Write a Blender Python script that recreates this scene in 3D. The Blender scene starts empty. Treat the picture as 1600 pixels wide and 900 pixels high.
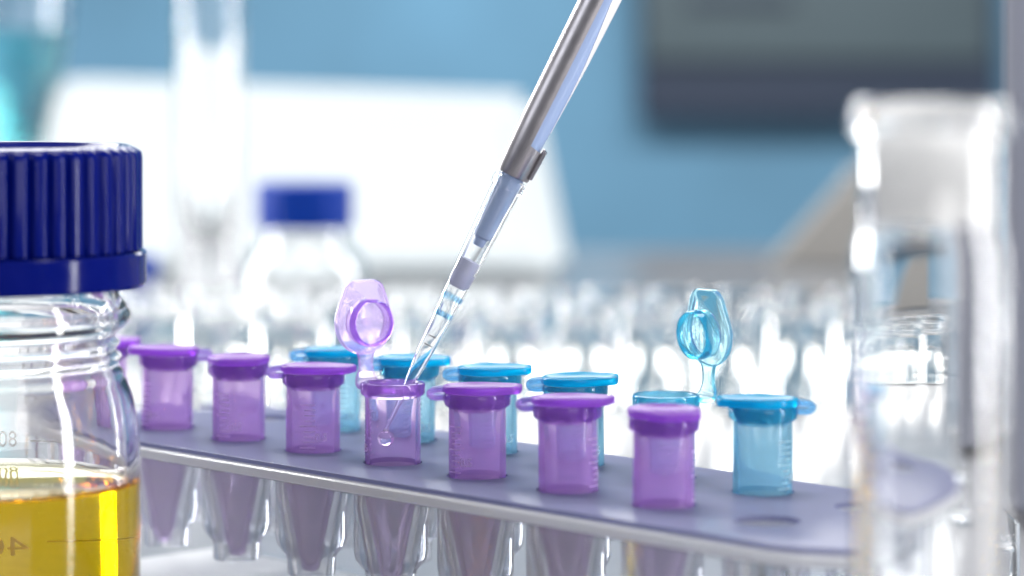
import bpy, bmesh, math, random
from mathutils import Vector, Matrix
random.seed(7)
R = math.radians
SC = bpy.context.scene
COL = SC.collection

# ------------------------------------------------------------------ camera
F = 4600.0          # focal length in photo pixels (1600 px wide frame)
HC = 0.114          # camera height above the bench, metres
cam_d = bpy.data.cameras.new("camera")
cam = bpy.data.objects.new("camera", cam_d)
COL.objects.link(cam)
SC.camera = cam
cam.location = (0, 0, HC)
cam.rotation_euler = (R(90), 0, 0)
cam_d.sensor_width = 36
cam_d.lens = 36 * F / 1600
cam_d.shift_y = -369 / 1600
cam_d.clip_start = 0.02
cam_d.clip_end = 50
cam_d.dof.use_dof = True
cam_d.dof.focus_distance = 0.560
cam_d.dof.aperture_fstop = 10.4

# ------------------------------------------------------------------ world, lamps, exposure
w = bpy.data.worlds.new("World")
SC.world = w
w.use_nodes = True
bg = w.node_tree.nodes["Background"]
bg.inputs[0].default_value = (0.88, 0.92, 1.0, 1)
bg.inputs[1].default_value = 0.26

def area(name, loc, target, sx, sy, power, color=(1, 1, 1)):
    d = bpy.data.lights.new(name, 'AREA')
    d.shape = 'RECTANGLE'
    d.size, d.size_y, d.energy, d.color = sx, sy, power, color
    o = bpy.data.objects.new(name, d)
    COL.objects.link(o)
    o.location = loc
    o.rotation_euler = (Vector(target) - Vector(loc)).to_track_quat('-Z', 'Y').to_euler()
    return o
area("overhead_softbox", (0.0, 0.80, 1.05), (0, 0.75, 0), 0.55, 0.40, 8, (1, 0.985, 0.96))
area("back_softbox", (-0.25, 2.1, 0.85), (0, 0.9, 0.05), 1.5, 0.7, 20, (1, 0.99, 0.97))
area("rear_left_strip", (-0.62, 1.25, 0.30), (0, 0.8, 0.05), 0.10, 0.7, 7.5, (1, 1, 1))  # added out-of-frame strip, draws bright vertical streaks in the vials
area("rear_right_strip", (0.62, 1.25, 0.30), (0, 0.8, 0.05), 0.10, 0.7, 5.2, (1, 1, 1))  # added right-hand partner for the same streaks and tube rims
area("side_strip_softbox", (0.55, 0.30, 0.22), (-0.02, 0.55, 0.06), 0.07, 0.55, 3.6, (1, 1, 1))
area("left_fill", (-0.75, 0.25, 0.55), (-0.05, 0.6, 0.05), 0.4, 0.4, 1.6, (0.9, 0.94, 1))  # weak added fill, no visible source
area("front_fill", (0.30, -0.35, 0.32), (0.0, 0.58, 0.03), 0.5, 0.4, 2.6, (1, 0.98, 0.97))  # added fill to brighten deck edge, wells and lower tubes
area("wall_wash_fill", (0.1, 2.0, 0.75), (0.1, 3.2, 0.0), 1.4, 0.15, 17, (0.95, 0.98, 1))  # added out-of-view light to brighten the wall

SC.view_settings.view_transform = 'Standard'
SC.view_settings.look = 'None'
SC.view_settings.exposure = 0.08
SC.view_settings.gamma = 1.0
SC.view_settings.use_curve_mapping = False
SC.render.engine = 'CYCLES'
cy = SC.cycles
cy.max_bounces = 22
cy.transmission_bounces = 22
cy.glossy_bounces = 10
cy.diffuse_bounces = 5
cy.transparent_max_bounces = 16
cy.volume_bounces = 0
cy.caustics_refractive = True
cy.caustics_reflective = True
cy.sample_clamp_indirect = 30.0
cy.blur_glossy = 0.6
cy.use_denoising = True

# ------------------------------------------------------------------ helpers
def at(px, py, Y):
    """photo pixel at distance Y (metres) -> world point"""
    return Vector(((px - 800) / F * Y, Y, HC - (py - 81) / F * Y))

def link(name, me, mat=None, parent=None, sharp=35):
    o = bpy.data.objects.new(name, me)
    COL.objects.link(o)
    if mat is not None and not me.materials:
        me.materials.append(mat)
    if parent is not None:
        o.parent = parent
    if sharp is not None and len(me.polygons):
        me.shade_smooth()
        me.set_sharp_from_angle(angle=R(sharp))
    return o

def tag(o, label=None, cat=None, group=None, kind=None):
    if label: o["label"] = label
    if cat: o["category"] = cat
    if group: o["group"] = group
    if kind: o["kind"] = kind
    return o

def empty(name, loc=(0, 0, 0), rz=0.0):
    o = bpy.data.objects.new(name, None)
    COL.objects.link(o)
    o.empty_display_size = 0.005
    o.location = loc
    o.rotation_euler = (0, 0, rz)
    return o

def mesh_from(bm, name="mesh"):
    bmesh.ops.recalc_face_normals(bm, faces=bm.faces)
    me = bpy.data.meshes.new(name)
    bm.to_mesh(me)
    bm.free()
    return me

def lathe(profile, seg=48, closed=False, rmod=None, k=0.001, bm=None, z0=0.0, a0=0.0, a1=None):
    """revolve (r, z) points in mm; closed=True joins last to first; rmod(angle, r, z) -> r;
    a0..a1 gives only a sector (ends capped when the profile is closed)"""
    own = bm is None
    bm = bm or bmesh.new()
    full = a1 is None
    n = seg if full else seg + 1
    rings = []
    for (r, z) in profile:
        if r < 1e-6:
            rings.append([bm.verts.new((0, 0, (z + z0) * k))])
        else:
            ring = []
            for i in range(n):
                a = a0 + ((2 * math.pi) if full else (a1 - a0)) * i / seg
                rr = rmod(a, r, z) if rmod else r
                ring.append(bm.verts.new((rr * math.cos(a) * k, rr * math.sin(a) * k, (z + z0) * k)))
            rings.append(ring)
    pairs = list(zip(rings[:-1], rings[1:]))
    if closed:
        pairs.append((rings[-1], rings[0]))
    for A, B in pairs:
        for i in range(seg):
            j = (i + 1) % n
            if len(A) == 1 and len(B) == 1:
                continue
            if len(A) == 1:
                bm.faces.new((A[0], B[i], B[j]))
            elif len(B) == 1:
                bm.faces.new((A[i], B[0], A[j]))
            else:
                bm.faces.new((A[i], B[i], B[j], A[j]))
    if not full and closed:
        bm.faces.new([r[0] for r in rings])
        bm.faces.new([r[-1] for r in reversed(rings)])
    return mesh_from(bm) if own else bm

def box(bm, x0, x1, y0, y1, z0, z1, bev=0.0):
    r = bmesh.ops.create_cube(bm, size=1.0)
    vs = r["verts"]
    for v in vs:
        v.co = Vector((x0 + (v.co.x + .5) * (x1 - x0), y0 + (v.co.y + .5) * (y1 - y0), z0 + (v.co.z + .5) * (z1 - z0)))
    if bev > 0:
        es = list({e for v in vs for e in v.link_edges})
        bmesh.ops.bevel(bm, geom=es, offset=bev, segments=3, affect='EDGES', profile=0.6)

def box_obj(name, mat, parent, *a, **kw):
    bm = bmesh.new()
    box(bm, *a, **kw)
    return link(name, mesh_from(bm), mat, parent)

def prism(bm, pts, z0, z1):
    lo = [bm.verts.new((x, y, z0)) for x, y in pts]
    hi = [bm.verts.new((x, y, z1)) for x, y in pts]
    bm.faces.new(lo[::-1]); bm.faces.new(hi)
    for i in range(len(pts)):
        j = (i + 1) % len(pts)
        bm.faces.new((lo[i], lo[j], hi[j], hi[i]))

def strap_mesh(path, widths, th, k=0.001):
    """flat ribbon of thickness th along path [(x, z)] (mm), width along y"""
    bm = bmesh.new()
    rows = []
    n = len(path)
    for i, (x, z) in enumerate(path):
        a = path[max(i - 1, 0)]; b = path[min(i + 1, n - 1)]
        t = Vector((b[0] - a[0], b[1] - a[1])).normalized()
        nx, nz = -t.y * th / 2, t.x * th / 2
        wv = widths[i] / 2
        rows.append([bm.verts.new(((x + sx * nx) * k, sy * wv * k, (z + sx * nz) * k))
                     for sx, sy in ((1, -1), (1, 1), (-1, 1), (-1, -1))])
    for A, B in zip(rows[:-1], rows[1:]):
        for i in range(4):
            j = (i + 1) % 4
            bm.faces.new((A[i], A[j], B[j], B[i]))
    bm.faces.new(rows[0]); bm.faces.new(rows[-1][::-1])
    return mesh_from(bm)

# ------------------------------------------------------------------ materials
def new_mat(name):
    m = bpy.data.materials.new(name)
    m.use_nodes = True
    nt = m.node_tree
    return m, nt, nt.nodes["Principled BSDF"], nt.nodes["Material Output"]

def pmat(name, color, rough=0.4, metal=0.0, noise=0.0, nscale=60.0, bump=0.0, coat=0.0, spec=0.5):
    m, nt, p, out = new_mat(name)
    p.inputs["Base Color"].default_value = (*color, 1)
    p.inputs["Roughness"].default_value = rough
    p.inputs["Metallic"].default_value = metal
    p.inputs["Coat Weight"].default_value = coat
    p.inputs["Specular IOR Level"].default_value = spec
    if noise or bump:
        tc = nt.nodes.new("ShaderNodeTexCoord")
        nz = nt.nodes.new("ShaderNodeTexNoise")
        nz.inputs["Scale"].default_value = nscale
        nz.inputs["Detail"].default_value = 5
        nt.links.new(tc.outputs["Object"], nz.inputs["Vector"])
        if noise:
            mx = nt.nodes.new("ShaderNodeMix"); mx.data_type = 'RGBA'
            mx.inputs["A"].default_value = (*[c * (1 - noise) for c in color], 1)
            mx.inputs["B"].default_value = (*[min(1, c * (1 + noise)) for c in color], 1)
            nt.links.new(nz.outputs["Fac"], mx.inputs["Factor"])
            nt.links.new(mx.outputs["Result"], p.inputs["Base Color"])
            mr = nt.nodes.new("ShaderNodeMapRange")
            mr.inputs["To Min"].default_value = max(0.02, rough - 0.08)
            mr.inputs["To Max"].default_value = rough + 0.08
            nt.links.new(nz.outputs["Fac"], mr.inputs["Value"])
            nt.links.new(mr.outputs["Result"], p.inputs["Roughness"])
        if bump:
            b = nt.nodes.new("ShaderNodeBump")
            b.inputs["Strength"].default_value = bump
            b.inputs["Distance"].default_value = 0.0003
            nt.links.new(nz.outputs["Fac"], b.inputs["Height"])
            nt.links.new(b.outputs["Normal"], p.inputs["Normal"])
    return m

def clear(name, sigma=None, ior=1.5, rough=0.0, tint=(1, 1, 1), scatter=0.0, scol=(1, 1, 1), bump=0.0, bscale=200, dif=0.4):
    """transmissive solid; sigma = absorption per metre (rgb); scatter mixes in a hazy plastic body"""
    m, nt, p, out = new_mat(name)
    p.inputs["Base Color"].default_value = (*tint, 1)
    p.inputs["Transmission Weight"].default_value = 1.0
    p.inputs["Roughness"].default_value = rough
    p.inputs["IOR"].default_value = ior
    if bump:
        tc = nt.nodes.new("ShaderNodeTexCoord")
        nz = nt.nodes.new("ShaderNodeTexNoise")
        nz.inputs["Scale"].default_value = bscale
        nz.inputs["Detail"].default_value = 3
        nt.links.new(tc.outputs["Object"], nz.inputs["Vector"])
        b = nt.nodes.new("ShaderNodeBump")
        b.inputs["Strength"].default_value = bump
        b.inputs["Distance"].default_value = 0.0004
        nt.links.new(nz.outputs["Fac"], b.inputs["Height"])
        nt.links.new(b.outputs["Normal"], p.inputs["Normal"])
    if sigma:
        d = max(sigma) * 1.02
        va = nt.nodes.new("ShaderNodeVolumeAbsorption")
        va.inputs["Density"].default_value = d
        va.inputs["Color"].default_value = (*[1 - s / d for s in sigma], 1)
        nt.links.new(va.outputs[0], out.inputs["Volume"])
    if scatter:
        tr = nt.nodes.new("ShaderNodeBsdfTranslucent")
        df = nt.nodes.new("ShaderNodeBsdfDiffuse")
        tr.inputs[0].default_value = (*scol, 1)
        df.inputs[0].default_value = (*scol, 1)
        m1 = nt.nodes.new("ShaderNodeMixShader"); m1.inputs[0].default_value = dif
        nt.links.new(tr.outputs[0], m1.inputs[1]); nt.links.new(df.outputs[0], m1.inputs[2])
        m2 = nt.nodes.new("ShaderNodeMixShader"); m2.inputs[0].default_value = scatter
        nt.links.new(p.outputs[0], m2.inputs[1]); nt.links.new(m1.outputs[0], m2.inputs[2])
        nt.links.new(m2.outputs[0], out.inputs["Surface"])
    return m

GLASS = clear("clear_glass", sigma=(3, 2, 2.5), ior=1.5)
GLASS_WAVY = clear("blown_glass", ior=1.5, bump=0.12, bscale=90)
VIAL = clear("vial_glass", sigma=(9, 9, 10), ior=1.42)
ACRYL = clear("clear_acrylic", sigma=(4, 3, 2), ior=1.49, rough=0.03)
WELL = clear("clear_polystyrene", sigma=(25, 20, 10), ior=1.28, rough=0.05, scatter=0.16, scol=(0.98, 0.98, 1.0), dif=0.3)
FROST = clear("ground_glass", ior=1.4, rough=0.5, scatter=0.95, scol=(0.97, 0.97, 0.97))
TIPM = clear("tip_polypropylene", sigma=(25, 14, 6), ior=1.42, rough=0.02)
RINGB = clear("blue_ring_plastic", sigma=(1200, 500, 160), ior=1.42, rough=0.05)
FILT = pmat("filter_fibre", (0.55, 0.57, 0.74), 0.9, noise=0.06, nscale=2000)
WATER = clear("water", ior=1.333)
P_BODY = clear("purple_polypropylene", sigma=(58, 160, 0), ior=1.38, rough=0.04, scatter=0.27, scol=(0.85, 0.57, 1.0), dif=0.25)
P_BODYC = clear("clear_purple_polypropylene", sigma=(65, 190, 0), ior=1.34, rough=0.0, scatter=0.09, scol=(0.90, 0.58, 1.0), dif=0.25)
P_LID = clear("purple_lid_polypropylene", sigma=(110, 300, 25), ior=1.40, rough=0.20, scatter=0.58, scol=(0.52, 0.22, 0.76))
P_COLLAR = clear("purple_collar_polypropylene", sigma=(220, 480, 40), ior=1.42, rough=0.10, scatter=0.36, scol=(0.46, 0.22, 0.72))
C_COLLAR = clear("blue_collar_polypropylene", sigma=(800, 90, 30), ior=1.42, rough=0.10, scatter=0.34, scol=(0.02, 0.46, 0.72))
P_PLUG = clear("purple_seal_ring", sigma=(140, 330, 10), ior=1.36, rough=0.03, scatter=0.18, scol=(0.60, 0.34, 0.90))
C_PLUG = clear("blue_seal_ring", sigma=(620, 70, 4), ior=1.38, rough=0.02, scatter=0.10, scol=(0.15, 0.65, 0.95))
P_RIDGE = clear("purple_ridge", ior=1.4, rough=0.3, scatter=0.7, scol=(0.95, 0.84, 1.0))
C_RIDGE = clear("blue_ridge", ior=1.4, rough=0.3, scatter=0.7, scol=(0.88, 0.97, 1.0))
P_STRAP = clear("pale_purple_strap", sigma=(160, 300, 30), ior=1.46, rough=0.2, scatter=0.3, scol=(0.66, 0.55, 0.90))
C_BODY = clear("blue_polypropylene", sigma=(220, 34, 0), ior=1.38, rough=0.04, scatter=0.26, scol=(0.50, 0.84, 1.0), dif=0.25)
C_LID = clear("blue_lid_polypropylene", sigma=(600, 60, 20), ior=1.40, rough=0.18, scatter=0.56, scol=(0.0, 0.52, 0.82))
C_STRAP = clear("pale_blue_strap", sigma=(420, 140, 20), ior=1.46, rough=0.2, scatter=0.3, scol=(0.40, 0.66, 0.90))
P_OPEN = clear("purple_open_lid", sigma=(65, 160, 1), ior=1.32, rough=0.04, scatter=0.26, scol=(0.78, 0.62, 0.98), dif=0.3)
C_OPEN = clear("blue_open_lid", sigma=(260, 26, 0), ior=1.34, rough=0.03, scatter=0.14, scol=(0.30, 0.75, 0.95))
DECK = clear("lilac_frosted_plastic", sigma=(300, 290, 150), ior=1.45, rough=0.22, scatter=0.72, scol=(0.44, 0.46, 0.64), bump=0.05, bscale=900)
BASEW = pmat("white_plastic", (0.82, 0.82, 0.83), 0.35, noise=0.03, nscale=200)
BENCH = pmat("white_bench_laminate", (0.34, 0.34, 0.355), 0.14, noise=0.03, nscale=30)
CAPB = pmat("blue_cap_plastic", (0.0004, 0.005, 0.14), 0.13, noise=0.08, nscale=400, bump=0.05, spec=0.15)
CAPB2 = pmat("mid_blue_cap_plastic", (0.001, 0.04, 0.34), 0.4, spec=0.15)
def liquid_in_glass(name, sigma, n_liquid=1.34, n_glass=1.5):
    """liquid touching a glass wall: wall faces carry the glass-to-liquid index, the free surface the air-to-liquid one"""
    m = bpy.data.materials.new(name); m.use_nodes = True
    nt = m.node_tree; nt.nodes.clear()
    out = nt.nodes.new("ShaderNodeOutputMaterial")
    gl = nt.nodes.new("ShaderNodeBsdfGlass"); gl.inputs["Roughness"].default_value = 0.0
    ge = nt.nodes.new("ShaderNodeNewGeometry"); sp = nt.nodes.new("ShaderNodeSeparateXYZ")
    ab = nt.nodes.new("ShaderNodeMath"); ab.operation = 'ABSOLUTE'
    gt_ = nt.nodes.new("ShaderNodeMath"); gt_.operation = 'GREATER_THAN'; gt_.inputs[1].default_value = 0.3
    mr = nt.nodes.new("ShaderNodeMapRange")
    mr.inputs["To Min"].default_value = n_liquid / n_glass; mr.inputs["To Max"].default_value = n_liquid
    nt.links.new(ge.outputs["True Normal"], sp.inputs[0]); nt.links.new(sp.outputs["Z"], ab.inputs[0])
    nt.links.new(ab.outputs[0], gt_.inputs[0]); nt.links.new(gt_.outputs[0], mr.inputs["Value"])
    nt.links.new(mr.outputs["Result"], gl.inputs["IOR"])
    nt.links.new(gl.outputs[0], out.inputs["Surface"])
    va = nt.nodes.new("ShaderNodeVolumeAbsorption"); d = max(sigma) * 1.02
    va.inputs["Density"].default_value = d
    va.inputs["Color"].default_value = (*[1 - q / d for q in sigma], 1)
    nt.links.new(va.outputs[0], out.inputs["Volume"])
    return m
YELLOW = liquid_in_glass("yellow_liquid", (0.5, 11.5, 330))
CYANL = clear("cyan_liquid", sigma=(48, 4, 3), ior=1.34)
INK = clear("graduation_print", ior=1.02, rough=0.3, tint=(0.72, 0.72, 0.74), scatter=0.6, scol=(0.42, 0.40, 0.40))
STEEL = pmat("ejector_steel", (0.40, 0.38, 0.40), 0.34, metal=1.0, noise=0.08, nscale=500)
SHAFT = pmat("pale_blue_plastic", (0.33, 0.43, 0.66), 0.18)
WALL = pmat("blue_wall_paint", (0.15, 0.33, 0.48), 0.7, noise=0.55, nscale=3.0)
INSTR = pmat("white_instrument_shell", (0.62, 0.67, 0.69), 0.5)
DARK = pmat("dark_cabinet_panel", (0.035, 0.05, 0.085), 0.5, noise=0.1, nscale=8)
OLIVE = pmat("grey_green_door", (0.085, 0.12, 0.135), 0.5, noise=0.2, nscale=6)
GREYP = pmat("grey_instrument_shell", (0.22, 0.23, 0.28), 0.5, noise=0.05, nscale=20)
BEIGE = pmat("beige_card", (0.27, 0.26, 0.245), 0.7, noise=0.05, nscale=40)

# ------------------------------------------------------------------ setting
b = bmesh.new(); box(b, -1.2, 1.2, 0.12, 1.70, -0.04, 0.0, 0.004)
tag(link("bench_top", mesh_from(b), BENCH), kind="structure")
b = bmesh.new(); box(b, -2.5, 2.5, 3.2, 3.3, -1.2, 2.4)
tag(link("wall", mesh_from(b), WALL, sharp=None), kind="structure")

# ------------------------------------------------------------------ the tube rack
TH = Vector((16.47, -17.7)).normalized()        # along the rows
NH = Vector((-TH.y, TH.x))                      # towards the back row
PITCH = 24.2
P1 = Vector((-72.4, 620.0))
P7 = P1 + TH * PITCH * 6
DZ = 35.0                                       # deck top, mm above bench
def row1(i): return P1 + TH * PITCH * (i - 1)
def row2(i): return row1(i) + NH * PITCH + TH * 1.3
def tn(t, n):
    v = P7 + TH * t + NH * n
    return (v.x / 1000, v.y / 1000)

rack = empty("tube_rack", (P7.x / 1000, P7.y / 1000, 0))
tag(rack, "lilac grey tube rack with clear wells holding purple and blue tubes", "rack")
RM = Matrix.Translation(-rack.location)
outline = [(-172, -17.5), (40, -17.5), (46, -16.2), (57, -9.5), (58.5, -6), (55, 18), (52, 23), (41, 33), (31, 38.2), (-172, 38.2)]
holes = [row1(i) for i in range(0, 9)] + [row2(i) for i in range(0, 9)]
def plate(z0, z1, hole_r, grow=0.0, bev=0.0004):
    bm = bmesh.new()
    prism(bm, [tn(t + (grow if t > 0 else -grow), n + (grow if n > 0 else -grow)) for t, n in outline], z0, z1)
    bmesh.ops.recalc_face_normals(bm, faces=bm.faces)
    if bev:
        bmesh.ops.bevel(bm, geom=[e for e in bm.edges], offset=bev, segments=3, affect='EDGES', profile=0.6)
    me = mesh_from(bm)
    o = bpy.data.objects.new("deck", me); COL.objects.link(o)
    cb = bmesh.new()
    for h in holes:
        bmesh.ops.create_cone(cb, cap_ends=True, segments=48, radius1=hole_r, radius2=hole_r, depth=0.02,
                              matrix=Matrix.Translation((h.x / 1000, h.y / 1000, (z0 + z1) / 2)))
    c = bpy.data.objects.new("cutter", mesh_from(cb)); COL.objects.link(c)
    md = o.modifiers.new("b", 'BOOLEAN'); md.object = c; md.operation = 'DIFFERENCE'; md.solver = 'EXACT'
    dg = bpy.context.evaluated_depsgraph_get()
    res = bpy.data.meshes.new_from_object(o.evaluated_get(dg))
    bpy.data.objects.remove(o); bpy.data.objects.remove(c)
    res.transform(RM)
    return res
link("deck", plate(0.0341, DZ / 1000, 0.0057, bev=0.0002), DECK, rack)
ACR_EDGE = clear("edge_highlight_acrylic", sigma=(6, 4, 3), ior=1.49, rough=0.10, scatter=0.75, scol=(1.0, 1.0, 1.0))  # white body stands in for the light caught along the deck edge
link("edge_highlight_plate", plate(0.0318, 0.0339, 0.0076, grow=0.9, bev=0.0008), ACR_EDGE, rack)
bm = bmesh.new(); prism(bm, [tn(t, n) for t, n in [(-172, -12), (40, -12), (50, 0), (46, 22), (30, 34), (-172, 34)]], 0.0005, 0.0025)
bmesh.ops.transform(bm, matrix=RM, verts=bm.verts)
link("base_plate", mesh_from(bm), BASEW, rack)
def panel(name, a, c, th, z0, z1, mat):
    A, C = Vector(tn(*a)), Vector(tn(*c))
    d = (C - A).normalized(); nn = Vector((-d.y, d.x)) * th
    bm = bmesh.new()
    prism(bm, [tuple(A), tuple(C), tuple(C + nn), tuple(A + nn)], z0, z1)
    bmesh.ops.transform(bm, matrix=RM, verts=bm.verts)
    return link(name, mesh_from(bm), mat, rack)
BACKP = clear("pale_acrylic", sigma=(30, 20, 8), ior=1.45, rough=0.10, scatter=0.12, scol=(0.80, 0.86, 0.95))
panel("back_panel", (-170, 34.3), (28, 34.3), 0.002, 0.003, 0.031, BACKP)
HAZEP = clear("milky_haze_front", sigma=(10, 8, 4), ior=1.3, rough=0.05, scatter=0.15, scol=(1.0, 1.0, 1.0), dif=0.6)
panel("front_panel", (-170, -17.2), (38, -17.2), 0.0012, 0.0005, 0.0315, HAZEP)  # added panel; its white haze pales and softens the wells behind it
panel("end_panel", (47.5, -7), (47.5, 17), 0.002, 0.0005, 0.031, ACRYL)
panel("leg", (33, -15.0), (41, -15.0), 0.002, 0.0003, 0.031, ACRYL)
panel("leg", (-168, -15.0), (-160, -15.0), 0.002, 0.0003, 0.031, ACRYL)

well_me = lathe([(5.65, -2.0), (7.25, -2.0), (7.2, -3.2), (7.15, -15.4), (6.9, -16.6), (6.2, -17.6), (5.2, -18.6), (4.95, -19.2), (4.8, -22.4), (4.6, -22.7),
                 (2.95, -22.7), (2.95, -22.4), (3.25, -19.0), (5.6, -7.2), (5.65, -6.0)], 48, closed=True)
for h in holes:
    o = link("well", well_me, WELL, rack, sharp=50)
    o.location = (h.x / 1000 - rack.location.x, h.y / 1000 - rack.location.y, (DZ - 1.85) / 1000)

# ------------------------------------------------------------------ microtubes
def egg(inset, n=72):
    cs = ((0.0, 0.0, 6.4), (5.4, 1.7, 2.9), (5.4, -1.7, 2.9))
    pts = []
    for i in range(n):
        a = 2 * math.pi * i / n
        u = (math.cos(a), math.sin(a))
        c = max(cs, key=lambda c: c[0] * u[0] + c[1] * u[1] + c[2])
        r = c[2] - inset
        pts.append((c[0] + r * u[0], c[1] + r * u[1]))
    return pts

def lid_mesh():
    bm = bmesh.new()
    layers = [(0.0, 0.35), (0.12, 0.08), (0.35, 0.0), (1.15, 0.0), (1.36, 0.10), (1.45, 0.3), (1.42, 0.6), (1.0, 1.3)]
    rings = [[bm.verts.new((x / 1000, y / 1000, z / 1000)) for x, y in egg(i)] for z, i in layers]
    n = len(rings[0])
    for A, B in zip(rings[:-1], rings[1:]):
        for i in range(n):
            j = (i + 1) % n
            bm.faces.new((A[i], A[j], B[j], B[i]))
    bm.faces.new(rings[0][::-1]); bm.faces.new(rings[-1])
    return mesh_from(bm)
LIDM = lid_mesh()
PLUGM = lathe([(4.05, -0.02), (4.55, -0.02), (4.62, -1.4), (4.7, -1.7), (4.62, -2.0), (4.5, -3.3), (4.42, -3.45), (4.2, -3.45), (4.1, -3.3)], 48, closed=True)
DOTM = lathe([(0, -0.02), (0.85, -0.02), (0.8, -0.2), (0.6, -0.28), (0, -0.28)], 20)
COLLARM = lathe([(5.40, -2.75), (5.6, -2.6), (6.0, -2.3), (6.2, -2.05), (6.25, -1.2), (6.25, -0.4), (6.1, -0.08), (5.85, 0.0), (5.40, 0.0)], 56, closed=True)
BODYM = lathe([(0, -39.0), (1.2, -38.9), (1.75, -38.3), (1.95, -37.2), (5.33, -20.5), (5.36, -19.5), (5.36, -0.03), (5.1, -0.03), (4.85, -0.25), (4.78, -3.5), (4.55, -6.0), (4.45, -19.8), (1.1, -36.8), (0.6, -37.6), (0, -37.8)], 56)
# raised graduation ridges on one side of the body
def ridges():
    bm = bmesh.new()
    for k in range(9):
        z = -6.0 - k * 1.05
        span = R(34 if k % 4 == 0 else 24)
        lathe([(5.33, z - .10), (5.46, z - .07), (5.46, z + .07), (5.33, z + .10)], 8, closed=True, bm=bm, a0=-span, a1=0.0)
    return mesh_from(bm)
RIDGEM = ridges()
def strap_closed():
    path = [(-5.9, -0.75), (-7.4, -0.85), (-8.4, -0.75), (-8.95, -0.3), (-8.95, 0.15), (-8.4, 0.5), (-7.4, 0.65), (-6.0, 0.7)]
    return strap_mesh(path, [4.6, 4.2, 3.8, 3.6, 3.6, 3.8, 4.2, 4.6], 0.95)
def strap_open():
    path = [(-5.9, -1.2), (-7.3, -1.6), (-8.6, -1.55), (-9.6, -1.0), (-10.0, 0.0), (-10.1, 1.2), (-10.1, 2.6), (-10.1, 4.0), (-10.1, 5.0)]
    return strap_mesh(path, [5.6, 5.4, 5.2, 5.0, 4.4, 3.2, 2.8, 3.1, 4.0], 0.8)
SCM, SOM = strap_closed(), strap_open()
DROPM = None
def font_mesh(txt, size, extrude):
    cu = bpy.data.curves.new("txt", 'FONT')
    cu.body = txt; cu.size = size; cu.extrude = extrude; cu.align_x = 'CENTER'; cu.align_y = 'CENTER'
    cu.resolution_u = 4
    o = bpy.data.objects.new("txt", cu); COL.objects.link(o)
    dg = bpy.context.evaluated_depsgraph_get()
    me = bpy.data.meshes.new_from_object(o.evaluated_get(dg))
    bpy.data.objects.remove(o)
    return me
def wrap(me, r, ang0, z0, outward=1):
    """bend a flat text mesh (x right, y up, z out) round a vertical cylinder of radius r at azimuth ang0"""
    for v in me.vertices:
        a = ang0 + outward * v.co.x / r
        rr = r + v.co.z
        v.co = Vector((rr * math.cos(a), rr * math.sin(a), z0 + v.co.y))
    return me
NUMM = wrap(font_mesh("0.5", 0.0022, 0.00006), 0.00538, R(12), -0.0125)

MID = {}
def per_mesh(me, mat):
    key = (me.name, mat.name)
    if key not in MID:
        c = me.copy(); c.materials.clear(); c.materials.append(mat); MID[key] = c
    return MID[key]

def microtube(pos, az, colour, label, opened=False, tilt=(0, 0), lean=0.0, ridge_rot=None, dz=0.0):
    body, lid, strap, olid = ((P_BODY, P_LID, P_STRAP, P_OPEN) if colour == "purple" else (C_BODY, C_LID, C_STRAP, C_OPEN))
    if opened and colour == "purple": body = P_BODYC
    t = empty("microtube", (pos.x / 1000, pos.y / 1000, (DZ + 15.4 + dz) / 1000), az)
    t.rotation_euler = (R(tilt[0]), R(tilt[1]), az)
    tag(t, label, "tube", colour + " microtubes in the rack")
    bo = link("tube_body", per_mesh(BODYM, body), body, t, sharp=40)
    cm = P_COLLAR if colour == "purple" else C_COLLAR
    link("collar", per_mesh(COLLARM, cm), cm, t)
    rr = (ridge_rot if ridge_rot is not None else R(-70)) - az
    gm = P_RIDGE if colour == "purple" else C_RIDGE
    r_ = link("graduation_ridges", per_mesh(RIDGEM, gm), gm, bo); r_.rotation_euler = (0, 0, rr)
    n_ = link("graduation_number", per_mesh(NUMM, gm), gm, bo, sharp=None); n_.rotation_euler = (0, 0, rr)
    lm = olid if opened else lid
    L = link("lid", per_mesh(LIDM, lm), lm, t, sharp=45)
    pm = (P_PLUG if colour == "purple" else C_PLUG) if opened else body
    link("plug", per_mesh(PLUGM, pm), pm, L)
    link("centre_boss", per_mesh(DOTM, lm), lm, L)
    if opened:
        ang = R(90 + lean)
        hx, hz = -0.0101, 0.0004
        # hinge -> lid centre is 10.2 mm once the strap is unfolded
        L.matrix_local = Matrix.Translation((hx, 0, hz)) @ Matrix.Rotation(-ang, 4, 'Y') @ Matrix.Translation((0.0104, 0, 0.0))
        link("hinge_strap", per_mesh(SOM, olid), olid, t, sharp=60)
    else:
        L.location = (0, 0, 0.00004)
        link("hinge_strap", per_mesh(SCM, strap), strap, t, sharp=60)
    return t

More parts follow.
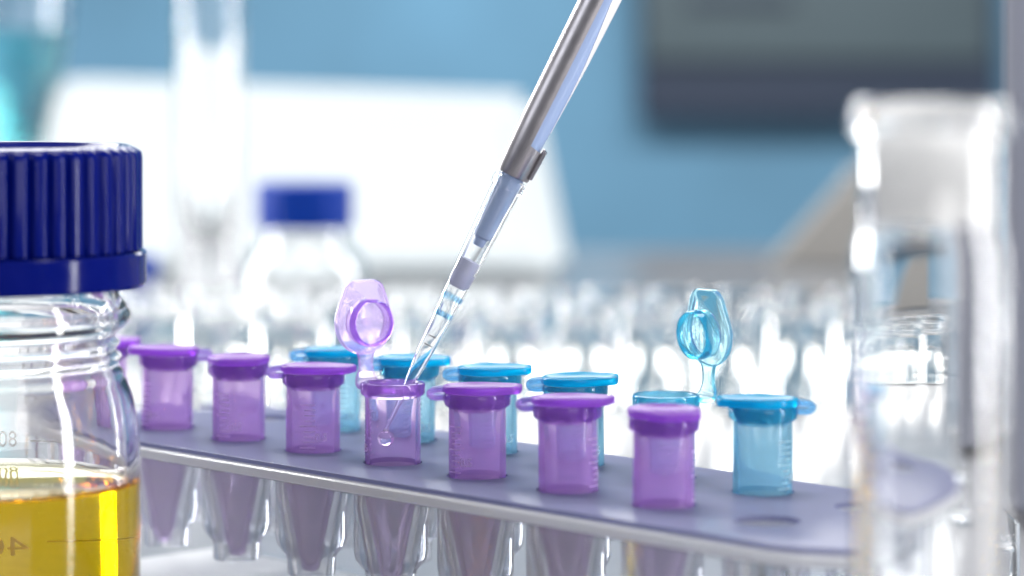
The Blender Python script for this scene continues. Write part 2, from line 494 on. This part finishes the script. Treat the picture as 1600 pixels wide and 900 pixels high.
purple = [
    (0, 0, "purple tube mostly hidden behind the blue capped bottle at left"),
    (1, 186, "closed purple tube next to the yellow bottle, hinge strap on its right"),
    (2, -84, "second closed purple tube from the yellow bottle, no strap in view"),
    (3, -14, "closed purple tube just left of the open purple tube"),
    (4, -56, "open purple tube with raised lid and pipette tip inside"),
    (5, -4, "closed purple tube just right of the open purple tube"),
    (6, -20, "closed purple tube second from the right end of front row"),
    (7, -72, "rightmost closed purple tube with condensation beads"),
]
tubes = {}
for i, az, lab in purple:
    tubes[i] = microtube(row1(i), R(az), "purple", lab, opened=(i == 4),
                         tilt=(0, 0) if i == 4 else (random.uniform(-1.2, 1.2), random.uniform(-1.2, 1.2)),
                         ridge_rot={4: R(-178), 5: R(-125)}.get(i, R(-150 + 23 * i)))
blue = [
    (2, -8, "closed blue tube behind the raised purple lid, leftmost blue one"),
    (3, 2, "closed blue tube directly behind the pipette tip"),
    (4, 0, "closed blue tube in back row with pointed lid tip facing right"),
    (5, -4, "closed blue tube in back row left of the open blue tube"),
    (6, 215, "open blue tube with its clear lid raised"),
    (7, 178, "rightmost blue tube with hinge strap on its right"),
]
for i, az, lab in blue:
    microtube(row2(i), R(az), "blue", lab, opened=(i == 6), lean=-4,
              tilt=(random.uniform(-1, 1), random.uniform(-1, 1)) if i != 6 else (0, 0),
              ridge_rot=R(-30) if i == 7 else R(-60))
# condensation beads on the inner/outer wall of some tubes
def beads(tube, n, a0, a1, z0, z1, seed, rmin=.12, rmax=.30):
    rnd = random.Random(seed)
    bm = bmesh.new()
    for _ in range(n):
        a = rnd.uniform(a0, a1) - tube.rotation_euler.z
        z = rnd.uniform(z0, z1) / 1000
        r = rnd.uniform(rmin, rmax) / 1000
        M = Matrix.Translation((0.00535 * math.cos(a), 0.00535 * math.sin(a), z)) @ Matrix.Rotation(a, 4, 'Z') @ Matrix.Diagonal((0.5, 1, 1.1, 1))
        bmesh.ops.create_uvsphere(bm, u_segments=12, v_segments=8, radius=r, matrix=M)
    o = link("condensation", mesh_from(bm), WATER, tube)
    o["kind"] = "stuff"
beads(tubes[7], 26, R(-105), R(-55), -9.5, -4.5, 3)
beads(tubes[3], 7, R(-140), R(-60), -12, -5, 4)
beads(tubes[2], 6, R(-120), R(-40), -12, -5, 5)
beads(tubes[4], 8, R(-170), R(-140), -13, -3, 6, .1, .22)

# ------------------------------------------------------------------ pipette, its tip and the droplet
ZP = 0.567
KP = ZP / F                                    # metres per photo pixel at that distance
p_lo, p_hi = at(602.5, 672, ZP), at(938, 0, ZP)
axis = (p_hi - p_lo).normalized()
side = axis.cross(Vector((0, 1, 0))).normalized()   # in-image perpendicular
if side.x < 0: side = -side
fwd = axis.cross(side).normalized()
def axis_matrix(origin):
    M = Matrix((side, fwd, axis)).transposed().to_4x4()
    M.translation = origin
    return M
if fwd.y > 0:   # keep +y of the frame towards the camera, right handed
    side = -side; fwd = axis.cross(side).normalized()
FLIP = side.x < 0
YS = 1 if fwd.y < 0 else -1
HILITE = pmat("shaft_highlight_white", (0.9, 0.9, 0.92), 0.15)
def ax_obj(name, profile, mat, parent, seg=40, closed=False, sharp=35, **kw):
    return link(name, lathe(profile, seg, closed=closed, k=KP, **kw), mat, parent, sharp=sharp)

tip = empty("pipette_tip"); tip.matrix_world = axis_matrix(p_lo)
tag(tip, "clear filter pipette tip dipping into the open purple tube", "pipette tip")
ax_obj("tip_wall", [(3.0, 0), (4.4, 40), (7.2, 78), (10.5, 105), (13.2, 140), (14.6, 200), (15.6, 206), (16.2, 228), (17.2, 235), (20.0, 300), (23.2, 420), (26.5, 424), (27.2, 430), (26.5, 438), (24, 440),
                    (21.5, 440), (20.8, 420), (17.6, 300), (14.4, 233), (13.4, 228), (12.6, 203), (11.0, 140), (8.4, 105), (5.2, 78), (2.4, 40), (1.5, 0)], TIPM, tip, closed=True)
ax_obj("filter", [(0, 250), (13.5, 250), (15.6, 254), (17.0, 290), (16, 296), (0, 298)], FILT, tip)
for d, r in ((203, 15.4), (232, 17.4)):
    ax_obj("ring", [(r - 3.0, d - 4), (r + .4, d - 4), (r + .8, d), (r + .6, d + 4), (r - 2.6, d + 4)], RINGB, tip, closed=True)
for d in (150, 165):
    ax_obj("volume_mark", [(13.6, d - 1), (14.4, d - 1), (14.4, d + 1), (13.6, d + 1)], INK, tip, closed=True, seg=14, a0=R(60), a1=R(120))

pip = empty("pipette"); pip.matrix_world = axis_matrix(p_lo)
tag(pip, "slanted pipette shaft with grey steel ejector sleeve over pale blue core", "pipette")
ax_obj("nozzle", [(0, 322), (8, 322), (9.5, 326), (10, 334), (15.2, 338), (19.6, 440), (20.2, 470), (0, 470)], SHAFT, pip)
ax_obj("core_shaft", [(0, 470.5), (20, 470.5), (23, 520), (28.0, 640), (29.6, 760), (31, 1250), (0, 1250)], SHAFT, pip)
E0, E1 = (R(82), R(275)) if not FLIP else (R(-95), R(98))
ES = ax_obj("ejector_sleeve", [(23.4, 446), (26.2, 446), (27.2, 449), (30.4, 540), (31.8, 760), (33, 1250), (31.4, 1250), (30.2, 760), (28.8, 560), (25.4, 470)], STEEL, pip, closed=True, a0=E0, a1=E1, seg=36)
# full ring at the lower end with its slanted cut, and the small rib
def cut(a, r, z): return r
bm = bmesh.new()
nseg = 40
prof = [(24.0, 444.5), (25.6, 444.2), (26.6, 447)]
rings = []
for (r, z) in prof:
    rings.append([(r, z)] * nseg)
def top_of(a):
    # the sleeve's lower ring is tall beside the half shell and dips on the cut side
    c = math.cos(a) if not FLIP else -math.cos(a)
    return 500 - 0 * c + (18 if c < 0 else -6 * c)
V = []
for (r, z) in prof:
    V.append([bm.verts.new((r * KP * math.cos(2 * math.pi * i / nseg), r * KP * math.sin(2 * math.pi * i / nseg), z * KP)) for i in range(nseg)])
V.append([bm.verts.new((28.2 * KP * math.cos(2 * math.pi * i / nseg), 28.2 * KP * math.sin(2 * math.pi * i / nseg), top_of(2 * math.pi * i / nseg) * KP)) for i in range(nseg)])
V.append([bm.verts.new((26.6 * KP * math.cos(2 * math.pi * i / nseg), 26.6 * KP * math.sin(2 * math.pi * i / nseg), top_of(2 * math.pi * i / nseg) * KP)) for i in range(nseg)])
for A, B in list(zip(V[:-1], V[1:])) + [(V[-1], V[0])]:
    for i in range(nseg):
        j = (i + 1) % nseg
        bm.faces.new((A[i], A[j], B[j], B[i]))
link("ejector_ring", mesh_from(bm), STEEL, pip)
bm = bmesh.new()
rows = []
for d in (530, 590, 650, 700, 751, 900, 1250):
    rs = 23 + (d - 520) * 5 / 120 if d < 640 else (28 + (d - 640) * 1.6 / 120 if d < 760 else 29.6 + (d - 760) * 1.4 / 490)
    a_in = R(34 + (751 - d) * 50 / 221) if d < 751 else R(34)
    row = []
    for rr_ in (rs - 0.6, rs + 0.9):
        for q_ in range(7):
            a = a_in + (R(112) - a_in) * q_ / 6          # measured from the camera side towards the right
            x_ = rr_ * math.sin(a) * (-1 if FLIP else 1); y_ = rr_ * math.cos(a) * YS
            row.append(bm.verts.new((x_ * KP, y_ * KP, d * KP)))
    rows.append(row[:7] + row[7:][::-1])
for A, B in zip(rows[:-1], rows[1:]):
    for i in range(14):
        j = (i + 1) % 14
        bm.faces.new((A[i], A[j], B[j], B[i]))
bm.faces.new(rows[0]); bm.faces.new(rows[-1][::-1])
link("shaft_highlight", mesh_from(bm), HILITE, pip)  # white strip standing in for the highlight along the shaft's right edge
r0, r1 = (R(-32), R(32)) if not FLIP else (R(148), R(212))
ax_obj("rib", [(27, 450), (30.5, 451), (32.5, 500), (29, 503)], STEEL, pip, closed=True, a0=r0, a1=r1, seg=10)

dc = at(603, 685, ZP)
DROPW = clear("droplet_water", ior=1.5)
drop = link("droplet", lathe([(0, -13.4), (5.1, -12.4), (9.5, -9.5), (12.4, -5.1), (13.4, 0), (12.5, 4.8), (9.8, 9.0), (6.0, 11.6), (3.6, 12.8), (2.6, 14.2), (0, 14.6)], 40, k=KP), DROPW)
drop.location = dc
tag(drop, "round clear droplet hanging from the pipette tip inside the tube", "droplet")

# ------------------------------------------------------------------ blue capped bottle with yellow liquid
BY = 0.524
bot = empty("media_bottle", (-0.0922, BY, 0))
tag(bot, "glass bottle of yellow liquid with large ribbed dark blue screw cap", "bottle")
link("glass_body", lathe([(0, 1.2), (18, 0.6), (21, 0), (24.2, 0.6), (25.9, 3.4), (25.9, 41), (25.75, 45), (25.2, 49.5), (24.5, 52.6), (23.5, 55.2), (22.9, 56.4), (22.9, 57.2), (22.2, 57.9), (22.1, 58.6), (22.6, 59.2), (22.5, 59.9), (21.7, 60.6), (21.6, 61.3), (22.3, 61.9), (22.2, 62.6), (21.6, 63.2), (21.7, 63.9),
                          (22.7, 64.9), (24.0, 65.9), (24.4, 66.7), (24.2, 67.6), (23.0, 69.6), (21.6, 71.8), (20.7, 73.0), (20.5, 76), (20.5, 91), (19.6, 92), (18.9, 91),
                          (18.7, 76), (18.9, 73), (20.2, 70.6), (21.4, 68.2), (21.7, 66.8), (21.0, 65.4), (20.1, 64), (19.9, 62), (20.3, 59.6), (21.2, 56.4), (22.3, 52.8), (23.1, 48.8), (23.5, 44.5), (23.6, 41), (23.6, 38.1)], 96), GLASS_WAVY, bot, sharp=80)
link("yellow_liquid", lathe([(0, 4.2), (18, 3.6), (22.4, 4.2), (23.6, 6), (23.6, 38.1), (23.2, 37.35), (22.4, 37.0), (0, 36.95)], 96), YELLOW, bot, sharp=60)
def ribs(a, r, z):
    if r < 25: return r
    ph = (a * 46 / (2 * math.pi)) % 1.0
    s = 0.5 - 0.5 * math.cos(2 * math.pi * ph)
    return r - 1.15 * (s ** 5)
capb = link("screw_cap", lathe([(0, 96.3), (22.0, 96.3), (22.8, 97.2), (23.6, 97.4), (24.6, 97.1), (26.05, 96.2), (26.25, 95.2), (26.3, 79.0), (24.9, 78.4), (24.9, 74.0), (21.2, 73.6), (21.2, 92.6), (0, 92.8)], 46 * 8, rmod=ribs), CAPB, bot, sharp=50)
link("skirt_ring", lathe([(25.0, 78.6), (26.6, 78.6), (27.0, 78.2), (27.05, 72.9), (26.7, 72.4), (24.4, 72.4), (24.4, 73.2), (25.0, 74)], 96, closed=True), CAPB, capb)
# graduation print on the far side of the glass, read from behind
def grad(name, me): return link(name, me, INK, bot, sharp=None)
def bar(a0, a1, z, h): 
    return lathe([(26.0, z - h), (26.04, z - h), (26.04, z + h), (26.0, z + h)], 16, closed=True, a0=a0, a1=a1)
BK = R(90)
grad("graduation_number", wrap(font_mesh("40", 0.0046, 0.00003), 0.02596, BK + R(7.5), 0.0245))
grad("graduation_line", bar(BK - R(28), BK - R(1), 25.3, 0.12))
grad("graduation_number", wrap(font_mesh("80", 0.0040, 0.00003), 0.02596, BK + R(4), 0.0412))
grad("graduation_line", bar(BK - R(26), BK - R(6), 41.0, 0.10))

# ------------------------------------------------------------------ blurred glass cylinder in the right foreground
gt = empty("glass_cylinder", (at(1455, 81, 0.375).x, 0.375, 0))
tag(gt, "tall blurred glass cylinder with rimmed neck in the right foreground", "glass cylinder")
link("glass_wall", lathe([(0, 0.4), (8, 0), (9.4, 0.5), (9.8, 1.8), (9.8, 88.5), (9.5, 90.2), (9.0, 91.4), (9.0, 102.2), (9.3, 103.0), (10.2, 103.6), (10.4, 105), (10.3, 107), (9.6, 108), (8.8, 108),
                          (8.3, 106), (8.0, 100), (7.8, 91.5), (8.3, 89.8), (8.75, 88.0), (8.75, 3), (7.6, 1.8), (0, 1.6)], 72), GLASS, gt, sharp=60)
link("ground_joint", lathe([(7.35, 92.2), (7.72, 92.2), (7.92, 100), (8.15, 104.5), (7.85, 104.5), (7.55, 100)], 64, closed=True), FROST, gt)

# ------------------------------------------------------------------ vials behind the rack
vial_mes = []
for fz in (26.5, 27.5, 28.5):      # filled to slightly different levels with clear liquid
    vial_mes.append(lathe([(0, 0.4), (7.0, 0), (8.6, 0.5), (9.1, 1.8), (9.1, 32.6), (9.4, 33.0), (9.4, 33.8), (9.1, 34), (8.6, 34), (8.4, 33.4),
                 (8.4, fz + .7), (8.0, fz + .2), (7.2, fz), (0, fz)], 36))
vrnd = random.Random(11)
NV = 0
COUNT = [0, 0, 0]
ORD = ["first", "second", "third", "fourth", "fifth", "sixth", "seventh", "eighth", "ninth", "tenth", "eleventh", "twelfth", "thirteenth", "fourteenth", "fifteenth", "sixteenth"]
ROWS = ["front", "rear"]
for r in range(2):
    Y = 0.945 + r * 0.050
    for c in range(-11, 12):
        X = c * 0.0225 + (0.0112 if r % 2 else 0.0) + vrnd.uniform(-.0014, .0014)
        px = 800 + F * X / Y
        if px < 215 or px > 1545: continue
        o = link("glass_vial", vrnd.choice(vial_mes), VIAL, sharp=40)
        NV += 1
        o.location = (X, Y + vrnd.uniform(-.001, .001), 0.0002)
        COUNT[r] += 1
        tag(o, "%s clear glass vial from the left in the blurred %s vial row behind the rack" % (ORD[COUNT[r] - 1], ROWS[r]), "vial", "glass vials standing behind the rack")

# ------------------------------------------------------------------ other blurred things further back
def small_bottle(loc, s, label):
    e = empty("capped_bottle", loc)
    tag(e, label, "bottle", "blue capped bottles in the background")
    link("glass_body", lathe([(r * s, z * s) for r, z in [(0, 1), (20, 0), (23, 2), (23, 32), (22, 37), (17, 43), (15.2, 46), (15.2, 60), (13.4, 60), (13.4, 45), (16, 41), (20.4, 36), (21.2, 31), (21.2, 4), (19, 2.6), (0, 3)]], 48), GLASS, e, sharp=60)
    def rb(a, r, z):
        return r - 0.5 * s * (0.5 - 0.5 * math.cos(a * 36)) if r > 17.2 * s else r
    link("screw_cap", lathe([(r * s, z * s) for r, z in [(0, 66), (16.8, 66), (17.8, 65), (18, 64), (18, 49.6), (17, 49), (15.9, 49), (15.9, 62), (0, 62.4)]], 36 * 6, rmod=rb), CAPB2, e)
    return e
p = at(476, 285, 1.09)
small_bottle((p.x, 1.09, 0), p.z / 0.066, "blurred glass bottle with bright blue cap before the white instrument")
p = at(196, 405, 1.10)
small_bottle((p.x, 1.12, 0), p.z / 0.066, "low blue capped bottle peeking out behind the large bottle cap")

cyl = empty("glass_tube", (at(327, 81, 1.2).x, 1.2, 0))
tag(cyl, "tall empty glass tube standing in front of the white instrument", "glass tube")
link("tube_wall", lathe([(0, 1), (12, 0), (13.4, 2), (13.4, 180), (11.6, 180), (11.6, 5), (10, 3.5), (0, 3.5)], 48), GLASS, cyl, sharp=60)

fl = empty("conical_glass", (at(22, 81, 1.34).x, 1.34, 0))
tag(fl, "conical measuring glass of cyan liquid at the left edge", "measuring glass")
link("glass_wall", lathe([(0, 0), (26, 0), (26, 2), (6, 5), (4, 10), (4.4, 22), (24.5, 124), (27.5, 150), (26, 150), (23, 124), (3.0, 24), (0, 22)], 56), GLASS, fl, sharp=60)
link("cyan_liquid", lathe([(0, 22.2), (3.02, 24), (23.02, 124), (0, 124)], 56), CYANL, fl)

# white instrument with a sloping front
iy = 1.46
bl, br = at(12, 440, iy), at(896, 440, iy)
tl, tr = at(72, 124, iy + .08), at(838, 152, iy + .08)
ins = empty("white_instrument", ((bl.x + br.x) / 2, iy, 0))
tag(ins, "large white instrument with sloping front panel behind the vials", "instrument")
bm = bmesh.new()
vs = [Vector((bl.x, iy, 0.001)), Vector((br.x, iy, 0.001)), tr, tl,
      Vector((bl.x, iy + .2, 0.001)), Vector((br.x, iy + .2, 0.001)), tr + Vector((0, .1, 0)), tl + Vector((0, .1, 0))]
bv = [bm.verts.new(v - ins.location) for v in vs]
for f in ((0, 1, 2, 3), (5, 4, 7, 6), (4, 0, 3, 7), (1, 5, 6, 2), (3, 2, 6, 7), (4, 5, 1, 0)):
    bm.faces.new([bv[i] for i in f])
bmesh.ops.recalc_face_normals(bm, faces=bm.faces)
bmesh.ops.bevel(bm, geom=list(bm.edges), offset=0.008, segments=4, affect='EDGES')
link("shell", mesh_from(bm), INSTR, ins)
n = (Vector(vs[1]) - vs[0]).cross(vs[3] - vs[0]).normalized()
bm = bmesh.new()
def on_front(u, v): 
    lo = vs[0].lerp(vs[1], u); hi = vs[3].lerp(vs[2], u)
    return lo.lerp(hi, v) - ins.location
for k_, (u, v) in enumerate(((.08, .1), (.92, .1), (.92, .9), (.08, .9))):
    pass
q = [on_front(u, v) + n * 0.0015 for u, v in ((.08, .12), (.92, .12), (.92, .9), (.08, .9))]
q2 = [on_front(u, v) - n * 0.004 for u, v in ((.08, .12), (.92, .12), (.92, .9), (.08, .9))]
a_ = [bm.verts.new(x) for x in q]; b_ = [bm.verts.new(x) for x in q2]
bm.faces.new(a_); bm.faces.new(b_[::-1])
for i in range(4):
    j = (i + 1) % 4
    bm.faces.new((a_[i], b_[i], b_[j], a_[j]))
link("front_panel", mesh_from(bm), INSTR, ins)

# dark wall cabinet
cb = empty("wall_cabinet", (0.30, 3.14, 0.05))
tag(cb, "blurred dark cabinet mounted on the blue wall at upper right", "cabinet")
cz = -0.005
x0, x1 = at(1000, 0, 3.14).x - .30, at(1560, 0, 3.14).x - .30
box_obj("carcass", DARK, cb, x0, x1, 0.0, 0.057, cz, 0.45, bev=.004)
box_obj("door", OLIVE, cb, x0 + .004, x1 - .012, -0.012, -0.0005, cz + .06, 0.44, bev=.003)
box_obj("door_handle", DARK, cb, x0 + .05, x0 + .16, -0.022, -0.0125, cz + .12, cz + .13, bev=.002)

# grey instrument at the right edge
gc = at(1572, 81, 0.70)
gi = empty("grey_instrument", (gc.x, 0.70, 0), -math.atan2(gc.x, 0.70))
tag(gi, "plain grey instrument housing at the right edge behind the glass", "instrument")
box_obj("housing", GREYP, gi, 0.0, 0.16, 0.0, 0.18, 0.004, 0.30, bev=.004)
box_obj("foot", DARK, gi, .01, .03, .02, .04, 0.0, 0.004)
box_obj("foot", DARK, gi, .12, .14, .02, .04, 0.0, 0.004)

# beige folder leaning in the background
bf = empty("beige_folder", (at(1330, 0, 1.55).x, 1.55, 0))
tag(bf, "blurred beige folder leaning behind the glass cylinder", "folder")
bm = bmesh.new()
pts = [at(1205, 452, 1.55), at(1346, 262, 1.55), at(1440, 255, 1.55), at(1440, 452, 1.55)]
for (y0, y1, nm, mt, ins_) in ((0, .03, "cover", BEIGE, 0),):
    pp = [(p_.x - bf.location.x, max(p_.z, 0.001)) for p_ in pts]
    lo = [bm.verts.new((x, y0, z)) for x, z in pp]; hi = [bm.verts.new((x, y1, z)) for x, z in pp]
    bm.faces.new(lo[::-1]); bm.faces.new(hi)
    for k_ in range(4):
        l_ = (k_ + 1) % 4
        bm.faces.new((lo[k_], lo[l_], hi[l_], hi[k_]))
link("cover", mesh_from(bm), BEIGE, bf)
box_obj("backing", BASEW, bf, 0.0, 0.03, 0.0305, 0.034, 0.001, 0.05)

# small clear acrylic box at the lower right edge
ab = empty("acrylic_box", (at(1556, 0, 0.60).x, 0.60, 0))
tag(ab, "small clear acrylic box at the lower right corner", "box")
bm = bmesh.new()
prof = [(-.0035, 0), (.0035, 0)]
box(bm, -.0032, .0032, -.010, .010, .0005, .0025, .0003)
link("floor_plate", mesh_from(bm), ACRYL, ab)
for x in (-.0032, .0024):
    box_obj("side_wall", ACRYL, ab, x, x + .0008, -.010, .010, .0027, .0195 if x > 0 else .030, bev=.0002)
box_obj("shelf", ACRYL, ab, -.0023, .0023, -.009, .009, .0135, .0145, bev=.0002)
